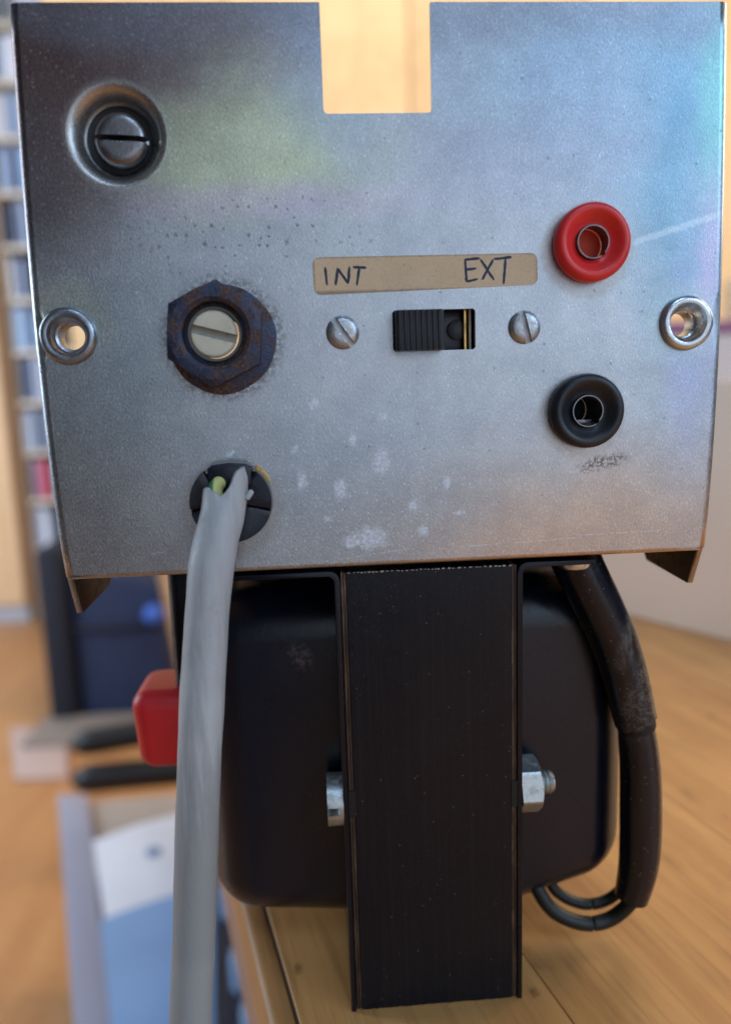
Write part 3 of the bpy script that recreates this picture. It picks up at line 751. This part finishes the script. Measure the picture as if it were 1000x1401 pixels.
sector(bm, gx, gz, 5.45, 5.85, -60, 48, .1, -1.35, .12)
build('dust_rim', bm, M['dusty'], gm, smooth=30)
bm = bmesh.new(); sector(bm, -23.0, 11.1, 5.3, 5.95, 22, 52, .02, -.25, .05); build('hole_edge', bm, M['brass'], gm, smooth=30)

# --- mains cable with torn sheath end
cp = [(-23.5,-5.0,12.0), (-23.85,-6.0,9.6), (-25.1,-7.0,5.2), (-26.0,-7.5,.3), (-27.25,-8.3,-9.8), (-28.33,-9.0,-20), (-29.35,-9.6,-30.6), (-30.33,-10.0,-41.5), (-31.3,-10.5,-52.6), (-32.4,-11.0,-64), (-33.6,-11,-85), (-35,-10,-120), (-37,-6,-190), (-42,8,-330), (-60,60,-520), (-90,140,-700), (-60,300,-796)]
path = smooth_path(cp, 10)
bm = bmesh.new(); rings = []
n = 48; m = len(path)
def lerp_tab(tab, x):
    for (x0, y0), (x1, y1) in zip(tab, tab[1:]):
        if x <= x1: return y0 + (y1-y0)*max(0, (x-x0))/(x1-x0)
    return tab[-1][1]
tear = [(-1,.7), (-.8,.55), (-.6,.1), (-.35,-.15), (-.1,-.7), (.15,-.3), (.3,.4), (.5,1.3), (.7,2.7), (.85,3.7), (.95,4.0), (1,3.0)]
for j, p in enumerate(path):
    t = (path[min(j+1, m-1)] - path[max(j-1, 0)]).normalized(); ref = Vector((1, 0, 0))
    u = (ref - t*t.dot(ref)).normalized(); v = t.cross(u)
    if v.y > 0: v = -v
    rr = 3.02 + .05*math.sin(j*.31) * (1 if j < 60 else 0) - .22*max(0, 1-j/14)
    ring = []
    for i in range(n):
        a = 2*math.pi*i/n
        q = p + u*math.cos(a)*rr*(1+.010*math.sin(j*.7+2*i)) + v*math.sin(a)*rr
        if j < 10:
            k = (1 - j/10)**1.2
            h = lerp_tab(tear, math.cos(a)) + (.10*math.sin(4.7*i) if j < 2 else 0)
            if math.sin(a) < 0: h = h*.8 - .5
            q.z += k*h; q.x += k*(.45 if math.cos(a) > .8 else 0); q.y += k*(-.5 if math.sin(a) > 0 else .2)
        ring.append(bm.verts.new(q))
    rings.append(ring)
for j in range(m-1):
    for i in range(n):
        k = (i+1) % n; bm.faces.new((rings[j][i], rings[j][k], rings[j+1][k], rings[j+1][i]))
inner = [bm.verts.new(vt.co + Vector((-(vt.co.x+23.5)*.17, -(vt.co.y+5.0)*.17, -.1))) for vt in rings[0]]
deep = [bm.verts.new(v_.co + Vector((0, 0, -2.2))) for v_ in inner]
for i in range(n):
    k = (i+1) % n; bm.faces.new((rings[0][i], inner[i], inner[k], rings[0][k])); bm.faces.new((inner[i], deep[i], deep[k], inner[k]))
cab = part('mains_cable', bm, M['cable'], smooth=50, label='grimy grey round cable with torn sheath end hanging past the table edge')
bm = bmesh.new(); box(bm, -20.5, -19.7, -6.6, -5.9, 11.5, 13.0, .3); 
bmesh.ops.rotate(bm, cent=(-20.1, -6.2, 12.2), matrix=Matrix.Rotation(R(35), 3, 'Y'), verts=bm.verts)
build('sheath_shred', bm, M['cable'], cab)
bm = bmesh.new(); tube(bm, smooth_path([(-24.0,1.2,13.9), (-24.4,-1.8,13.7), (-24.9,-3.9,13.0), (-24.7,-5.2,11.2), (-24.4,-5.8,9.0)], 6), 1.05, 20)
build('earth_wire', bm, M['wireyg'], cab)

# --- transformer core of thin laminations
bm = bmesh.new(); x = -7.1
K = 46; st = (17.9+7.1)/K
for i in range(K):
    x = -7.1 + st*i
    dy = random.uniform(-.03, .03); dz = random.uniform(-.12, .10)
    box(bm, x+.0005, x+st-.0005, 1.15+dy*.08, 58, -75.4+random.uniform(-.06, .06), -1.0+dz, .005, 1)
core = part('transformer_core', bm, M['core'], smooth=0, kind='stuff')
bm = bmesh.new(); x = -7.0
while x < 17.6:
    wd = random.uniform(.25, .6); box(bm, x, x+wd, 1.02, 1.3, -1.22+random.uniform(-.06,.06), -1.02+random.uniform(-.05,.08), .04, 1); x += wd + random.uniform(.08, .5)
build('bright_edge', bm, M['rim'], core, smooth=30, kind='stuff')  # short bright bars along the top front edge of the core
for x0, x1 in ((-8.0, -7.15), (17.95, 18.8)):
    bm = bmesh.new(); box(bm, x0, x0+.38, 1.2, 57, -75.3, -1.0, .06); box(bm, x0+.44, x1, 1.35, 57, -75.2, -1.1, .06)
    # notch where the bolt passes
    build('core_edge', bm, M['strip'], core, smooth=0)
for x0, x1 in ((-8.1, -7.0), (17.85, 18.85)):
    bm = bmesh.new(); box(bm, x0, x1, 1.0, 1.3, -40.8, -36.3, .08); build('bolt_notch', bm, M['bore'], core, smooth=0)
# brackets: sheet that runs down beside the core and turns out under the chassis
def bracket(sx, xin, xtab):
    t = .8; r = 1.6
    def prof(rr, x, ztop):
        pts = []
        for k in range(9):
            a = math.pi/2*k/8
            pts.append((x + sx*(r - rr*math.cos(a)), ztop - r + rr*math.sin(a)))
        return pts
    ztop = -.72
    outer = prof(r, xin, ztop)                # inner skin against the core
    inner = prof(r-t, xin, ztop)
    poly = [(xin, -75.55)] + outer + [(xtab, ztop), (xtab, ztop-t)] + inner[::-1] + [(xin + sx*t, -75.55)]
    bm = bmesh.new(); prism(bm, poly, 'y', .95, 57, bev=.12)
    return part('mounting_bracket', bm, M['bracket'], smooth=35)
bl_ = bracket(-1, -8.12, -26.0)
br_ = bracket(1, 18.85, 31.0)
bm = bmesh.new(); lathe(bm, [(0,-1.3),(1.5,-1.25),(2.4,-.9),(2.7,-.3),(2.7,0)], (28.4, 4.0, -1.55), 'z', 40); build('rivet', bm, M['zinc'], br_)
bm = bmesh.new(); lathe(bm, [(0,-1.0),(2.4,-.9),(3.4,-.4),(3.5,0)], (-19, 6.0, -1.55), 'z', 40); build('rivet', bm, M['bracket'], bl_)
# winding covers
def cover(x0, x1, zt, zb, sgn):
    bm = bmesh.new(); vs = box(bm, x0, x1, 9.3, 54, zb, zt, 0)
    es = [e for e in bm.edges]
    inner_x = x1 if sgn < 0 else x0
    es = [e for e in es if not all(abs(v.co.x - inner_x) < .01 for v in e.verts)]
    for v in bm.verts:
        if abs(v.co.x-inner_x) > 1: v.co.z += ((1.5 if sgn < 0 else 5.5) if v.co.z < -30 else -1.0); v.co.y += (1.2 if v.co.y < 20 else -1)
    bmesh.ops.bevel(bm, geom=es, offset=8.0, segments=10, profile=.5, affect='EDGES', clamp_overlap=True)
    return part('winding_cover', bm, M['cover'], smooth=60)
cover(-32.4, -8.5, -6.0, -67.0, -1)
cover(19.3, 42.0, -6.0, -68.0, 1)
bm = bmesh.new(); box(bm, -30, 41, 53, 55.5, -12, -1.7, .3); part('rear_blind', bm, M['bracket'], smooth=0)  # added black panel that hides the bright background above the covers
# bolt
bm = bmesh.new()
def cyl_x(bm, xa, xb, cy, cz, r, n=40, bev=.2, mi=0):
    s_ = 1 if xb > xa else -1
    lathe(bm, [(0, xa), (r, xa), (r, xb - s_*bev), (r-bev, xb), (0, xb)], (0, cy, cz), 'x', n)
cyv, czv = 4.9, -39.6
for zz0, zz1, top in ((.7, 4.1, 1), (-4.1, -.7, 0)):
    L = []; r = 4.1
    a0 = math.asin(.65/r)
    for i in range(19):
        a = a0 + (math.pi-2*a0)*i/18; L.append((cyv + r*math.cos(a), czv + (1 if top else -1)*r*math.sin(a)))
    prism(bm, L, 'x', -11.45, -9.4, bev=.2)
cyl_x(bm, -8.9, -9.7, cyv, czv, 4.1)
bolt = part('bolt', bm, M['boltzinc'], smooth=30)
bm = bmesh.new(); hexnut(bm, (0, cyv+.3, czv+.4), 4.65, 3.5, 2.1, 12, n=72, axis='x', h0=19.8)
part('bolt_nut', bm, M['boltzinc'], smooth=22)
bm = bmesh.new()
pr = [(0, 19)]
for k in range(9): pr += [(2.0, 19.5+.7*k), (1.72, 19.85+.7*k)]
pr += [(1.5, 25.9), (0, 25.95)]
lathe(bm, pr, (0, cyv+.3, czv+.4), 'x', 32); part('bolt_thread', bm, M['boltzinc'], smooth=40)

# sleeves and wires down the right-hand side
up = smooth_path([(28.6,9.0,2), (30.04,8.2,-1.5), (31.3,8,-4.4), (34.4,8,-10.7), (37.0,8,-16.6), (39.2,8,-23.5), (40.9,8,-30.6)], 8)
bm = bmesh.new(); rg = tube(bm, up, lambda t: 4.1 - .3*t - .25*t**2.5, 36, cap=False)
lip = [bm.verts.new(v.co*.9 + (sum((q.co for q in rg[-1]), Vector())/36)*.1 + Vector((0,0,.3))) for v in rg[-1]]
for i in range(36): bm.faces.new((rg[-1][i], rg[-1][(i+1)%36], lip[(i+1)%36], lip[i]))
for i, v in enumerate(rg[-1]): v.co.z += .5*math.sin(i*1.7)*.5 + .35*math.sin(i*.35)
part('cable_sleeve', bm, M['sleeve'], smooth=60, label='upper wide black sleeve')
bm = bmesh.new(); tube(bm, [Vector((40.75,8,-30.0)), Vector((41.0,8,-30.9)), Vector((41.2,8.1,-31.7))], 3.22, 36); part('sleeve_gap_shadow', bm, M['bore'], smooth=60)  # black tube stands in for the shadow in the sleeve joint
lo = smooth_path([(40.2,8.2,-27), (41.3,8.2,-32.7), (42.1,8.2,-39.4), (42.43,8.2,-47), (42.5,8.2,-54.5), (42.1,8.2,-59.3), (41.3,8.4,-64)], 8)
bm = bmesh.new(); rg = tube(bm, lo, lambda t: 2.5 + 1.0*math.sin(math.pi*(t*.92))**.8, 36, cap=True)
part('cable_sleeve', bm, M['sleeve'], smooth=60, label='lower narrow black sleeve')
for pts, r_ in (([(42.4,9.2,-60), (42.6,10.2,-65.5), (39.3,11,-69.9), (35.1,11,-70.9), (31.0,11,-69.7), (27.5,11.4,-67.2), (25.0,12.5,-63)], 1.28),
                ([(42.4,11,-60), (42.2,13,-65.0), (39.8,14,-68.4), (36.5,14,-69.3), (33.1,14,-68.6), (29.6,14.2,-66.2), (27.6,15,-62.5)], 1.0)):
    bm = bmesh.new(); tube(bm, smooth_path(pts, 8), r_, 20); part('wire', bm, M['wiregreen'], smooth=60)

# side plate and red cap at the left rear
bm = bmesh.new(); box(bm, -38.4, -37.9, 24, 58, -27, -.9, .1); part('side_plate', bm, M['rim'], smooth=0)
bm = bmesh.new(); box(bm, -37.85, -31, 27, 57, -40, -1.0, .3); part('inner_block', bm, M['cover'], smooth=30)
bm = bmesh.new(); vs = box(bm, -46.4, -31.5, 20, 35, -41.2, -26.4, 0)
for v in bm.verts:
    if v.co.z < -35 and v.co.x < -40: v.co.x += 1.0
bmesh.ops.bevel(bm, geom=bm.edges[:], offset=3.2, segments=8, profile=.5, affect='EDGES'); part('red_cap', bm, M['redcap'], smooth=60, label='red rounded rubber cap behind the cable')

# ================================================================== BACKGROUND, seen out of focus
def simple(name, boxes, mat, label, cat, bev=2.0, group=None):
    bm = bmesh.new()
    for b in boxes: box(bm, *b, bev, 2)
    k = dict(label=label, category=cat)
    if group: k['group'] = group
    return build(name, bm, mat, smooth=35, **k)
# tall cabinet
cb = empty('wood_cabinet', (300, 2000, FZ), label='tall pale maple cabinet across the room, seen through the notch in the panel', category='cabinet')
bm = bmesh.new(); box(bm, -980, 1400, 22, 500, 60, 2500, 3); build('carcass', bm, M['cabwood'], cb, smooth=0)
for i in range(5):
    bm = bmesh.new(); box(bm, -980+476*i+2, -980+476*(i+1)-2, 0, 21, 65, 2495, 3); dr = build('door', bm, M['cabwood'], cb, smooth=0)
    bm = bmesh.new(); box(bm, -980+476*i+430, -980+476*i+442, -22, -1, 1000, 1120, 3); build('handle', bm, M['zincdull'], dr, smooth=0)
bm = bmesh.new(); box(bm, -970, 1390, 40, 490, 0, 60); build('plinth', bm, M['shelfwood'], cb, smooth=0)
# bookcase and its cases
bk = empty('bookcase', (-1100, 2750, FZ), label='pale wood bookcase full of disc cases at the left edge of the photo', category='bookcase')
for x in (-55, 400):
    bm = bmesh.new(); box(bm, x, x+22, 0, 240, 0, 2400, 1); build('side_panel', bm, M['palewood'], bk, smooth=0)
bm = bmesh.new(); box(bm, -32, 400, 225, 240, 0, 2400, 1); build('back_panel', bm, M['palewood'], bk, smooth=0)
zs = [80 + 187*i for i in range(13)]
for z in zs:
    bm = bmesh.new(); box(bm, -32.5, 399.5, 0, 224, z, z+18, 1); build('shelf', bm, M['palewood'], bk, smooth=0)
cols = [((.62,.70,.85),'pale blue'), ((.80,.80,.84),'white'), ((.30,.34,.48),'slate blue'), ((.72,.66,.70),'lilac grey'), ((.40,.56,.80),'sky blue'), ((.10,.12,.20),'navy')]
cm = [mat_plain('case ' + c[1], c[0], .4) for c in cols]
pink = mat_plain('case crimson', (.55,.10,.16), .4)
for si, z in enumerate(zs[:-1]):
    for ci in range(6):
        bm = bmesh.new(); x = -31
        while x < 395:
            wd = random.choice((10, 14, 14, 22))
            if si == 2 and 5 < x < 50: x += wd; continue
            h = random.uniform(135, 160)
            if random.randrange(6) == ci: box(bm, x+.4, x+wd-.4, random.uniform(10, 22), 180, z+18.5, z+18.5+h, .6, 1)
            x += wd
        if len(bm.verts): 
            o = build('disc_cases', bm, cm[(ci + (si*2)) % 6], smooth=0, kind='stuff'); o.location = Vector((-1100, 2750, FZ)) * S
            o['label'] = 'rows of slim disc cases on the bookcase shelves'; o['category'] = 'disc cases'; o['group'] = 'disc cases on the bookcase'
        else: bm.free()
for k in range(2):
    bm = bmesh.new(); box(bm, 6+23*k, 27+23*k, 8, 180, zs[2]+18.6, zs[2]+166, 1); o = build('disc_case', bm, pink, smooth=0, label=('left' if k == 0 else 'right') + ' one of the two crimson disc cases on the third bookcase shelf from the floor', category='disc case', group='crimson disc cases')
    o.location = Vector((-1100, 2750, FZ)) * S
# wood side door left of the bookcase
dp = empty('wardrobe', (-1527, 2700, FZ), label='orange wood wardrobe left of the bookcase', category='wardrobe')
bm = bmesh.new(); box(bm, -400, 365, 30, 300, 60, 2500, 3); build('carcass', bm, M['shelfwood'], dp, smooth=0)
for k in range(2):
    bm = bmesh.new(); box(bm, -398+382*k, -398+382*k+378, 0, 29, 70, 2490, 3); build('door', bm, M['shelfwood'], dp, smooth=0)
bm = bmesh.new(); box(bm, -400, 365, 15, 290, 0, 60, 2); build('plinth', bm, mat_plain('grey plinth', (.42,.42,.46), .4), dp, smooth=0)

# things on the floor beyond the table's edge
navy = mat_plain('navy fabric', (.012,.024,.072), .7, .02, .3); navyd = mat_plain('dark fabric', (.010,.012,.024), .8, .02, .3)
bag = empty('storage_bag', (-590, 1760, FZ), label='dark navy storage bag standing on the floor behind the device', category='bag')
bm = bmesh.new(); box(bm, -78, 160, 0, 260, 3, 425, 18, 4)
for v in bm.verts:
    if v.co.z > 300 and v.co.x > 60: v.co.z -= (v.co.x-60)*.7
build('body', bm, navy, bag, smooth=60)
bm = bmesh.new(); box(bm, -150, -82, -20, 240, 2, 470, 14, 3); build('side_pocket', bm, navyd, bag, smooth=60)
bm = bmesh.new(); box(bm, -70, 150, -12, -1, 250, 262, 4, 2); build('seam_band', bm, navyd, bag, smooth=60)
bm = bmesh.new(); bmesh.ops.create_uvsphere(bm, u_segments=20, v_segments=12, radius=26)
bmesh.ops.translate(bm, vec=(140, -30, 290), verts=bm.verts); build('blue_glint', bm, mat_plain('blue', (.04,.12,.50), .6), bag, smooth=60)  # small blue highlight on the bag, built as a sphere

def slab(name, poly, z0, z1, mat, label, cat, bev=2.0):
    bm = bmesh.new(); prism(bm, poly, 'z', z0, z1, bev=bev); return build(name, bm, mat, smooth=35, label=label, category=cat)
slab('magazine_box', [(-388,848),(-346,842),(-120,250),(-160,245)], FZ+1, -500, mat_plain('lavender card', (.34,.36,.48), .6), 'lavender grey magazine box on the floor left of the blue brochure', 'box')
slab('carton', [(-342,838),(-150,850),(-60,240),(-118,250)], FZ+1, -508, mat_plain('beige carton', (.40,.34,.30), .7), 'beige carton on the floor that the brochure lies on', 'carton')
br = slab('brochure', [(-306,732),(-262,760),(-215,779),(-170,786),(-98,300),(-150,285)], -507.5, -500, mat_plain('white paper', (.80,.84,.94), .5), 'white brochure with a light blue lower half lying on the carton', 'brochure', 1.0)
bm = bmesh.new(); prism(bm, [(-255,588),(-222,606),(-186,620),(-146,627),(-99,302),(-149,287)], 'z', -499.6, -498.9); build('blue_print', bm, mat_plain('blue print', (.26,.46,.80), .5), br, smooth=0)
bm = bmesh.new(); prism(bm, circ(-226, 700, 9, 20), 'z', -499.6, -498.8); build('round_logo', bm, mat_plain('blue logo', (.12,.25,.50), .5), br, smooth=0)
# dark crate with pale blue caps beside the table
cr = slab('dark_crate', [(-165,760),(40,800),(60,230),(-76,230)], FZ+1, -470, mat_plain('black navy', (.008,.013,.032), .5), 'black navy crate on the floor right under the table edge', 'crate')
for i, (x, y, r_) in enumerate(((-116, 545, 9), (-93, 456, 11), (-78, 400, 11))):
    bm = bmesh.new(); lathe(bm, [(r_*1.1,0),(r_*1.1,26),(r_,32),(0,33)], (x, y, -469.5), 'z', 28)
    build('bottle_cap', bm, mat_plain('pale blue plastic', (.30,.42,.62), .4), smooth=40, label='%s pale blue round cap on the dark crate by the table edge' % ('nearest' if i == 1 else 'farthest' if i == 2 else 'middle'), category='cap', group='pale blue caps')
# black bars (feet of a folded stand) and the board below the bag
for (a, b, r_, lb) in (((-452,1095,-548), (-200,1120,-526), 23, 'upper black rounded bar lying across the bag\'s foot'),
                       ((-458,1095,-612), (-200,1105,-608), 25, 'lower black rounded bar lying above the cartons')):
    bm = bmesh.new(); pth = smooth_path([a, Vector(a).lerp(Vector(b), .5), b], 8)
    tube(bm, pth, lambda t, r_=r_: r_*(.35+.65*min(1, (t*12+.1)))if t < .1 else r_, 20)
    build('stand_bar', bm, mat_plain('black rubber', (.012,.012,.014), .5), smooth=60, label=lb, category='bar', group='bars of a folded black stand')
simple('floor_board', [(-760,-380,1600,1755,FZ+.5,FZ+20)], mat_plain('grey brown board', (.24,.19,.16), .6), 'grey brown board on the floor in front of the navy bag', 'board')
slab('paper_sheet', [(-840,1730),(-690,1710),(-600,1450),(-720,1460)], FZ+1, FZ+8, mat_plain('pinkish paper', (.50,.36,.32), .6), 'pinkish paper sheet on the orange floor beside the navy bag', 'paper', .5)
# white carton with violet lid behind the beige box
wc = empty('white_carton', (330, 560, TZ), label='white carton with a thin violet lid on the table behind the beige box', category='carton')
bm = bmesh.new(); box(bm, -80, 100, 0, 120, 0, 146, 2); build('body', bm, mat_plain('white card', (.85,.80,.76), .6), wc, smooth=0)
bm = bmesh.new(); box(bm, -82, 102, -2, 122, 146.2, 158, 2); build('lid', bm, mat_plain('violet card', (.38,.16,.30), .6), wc, smooth=0)
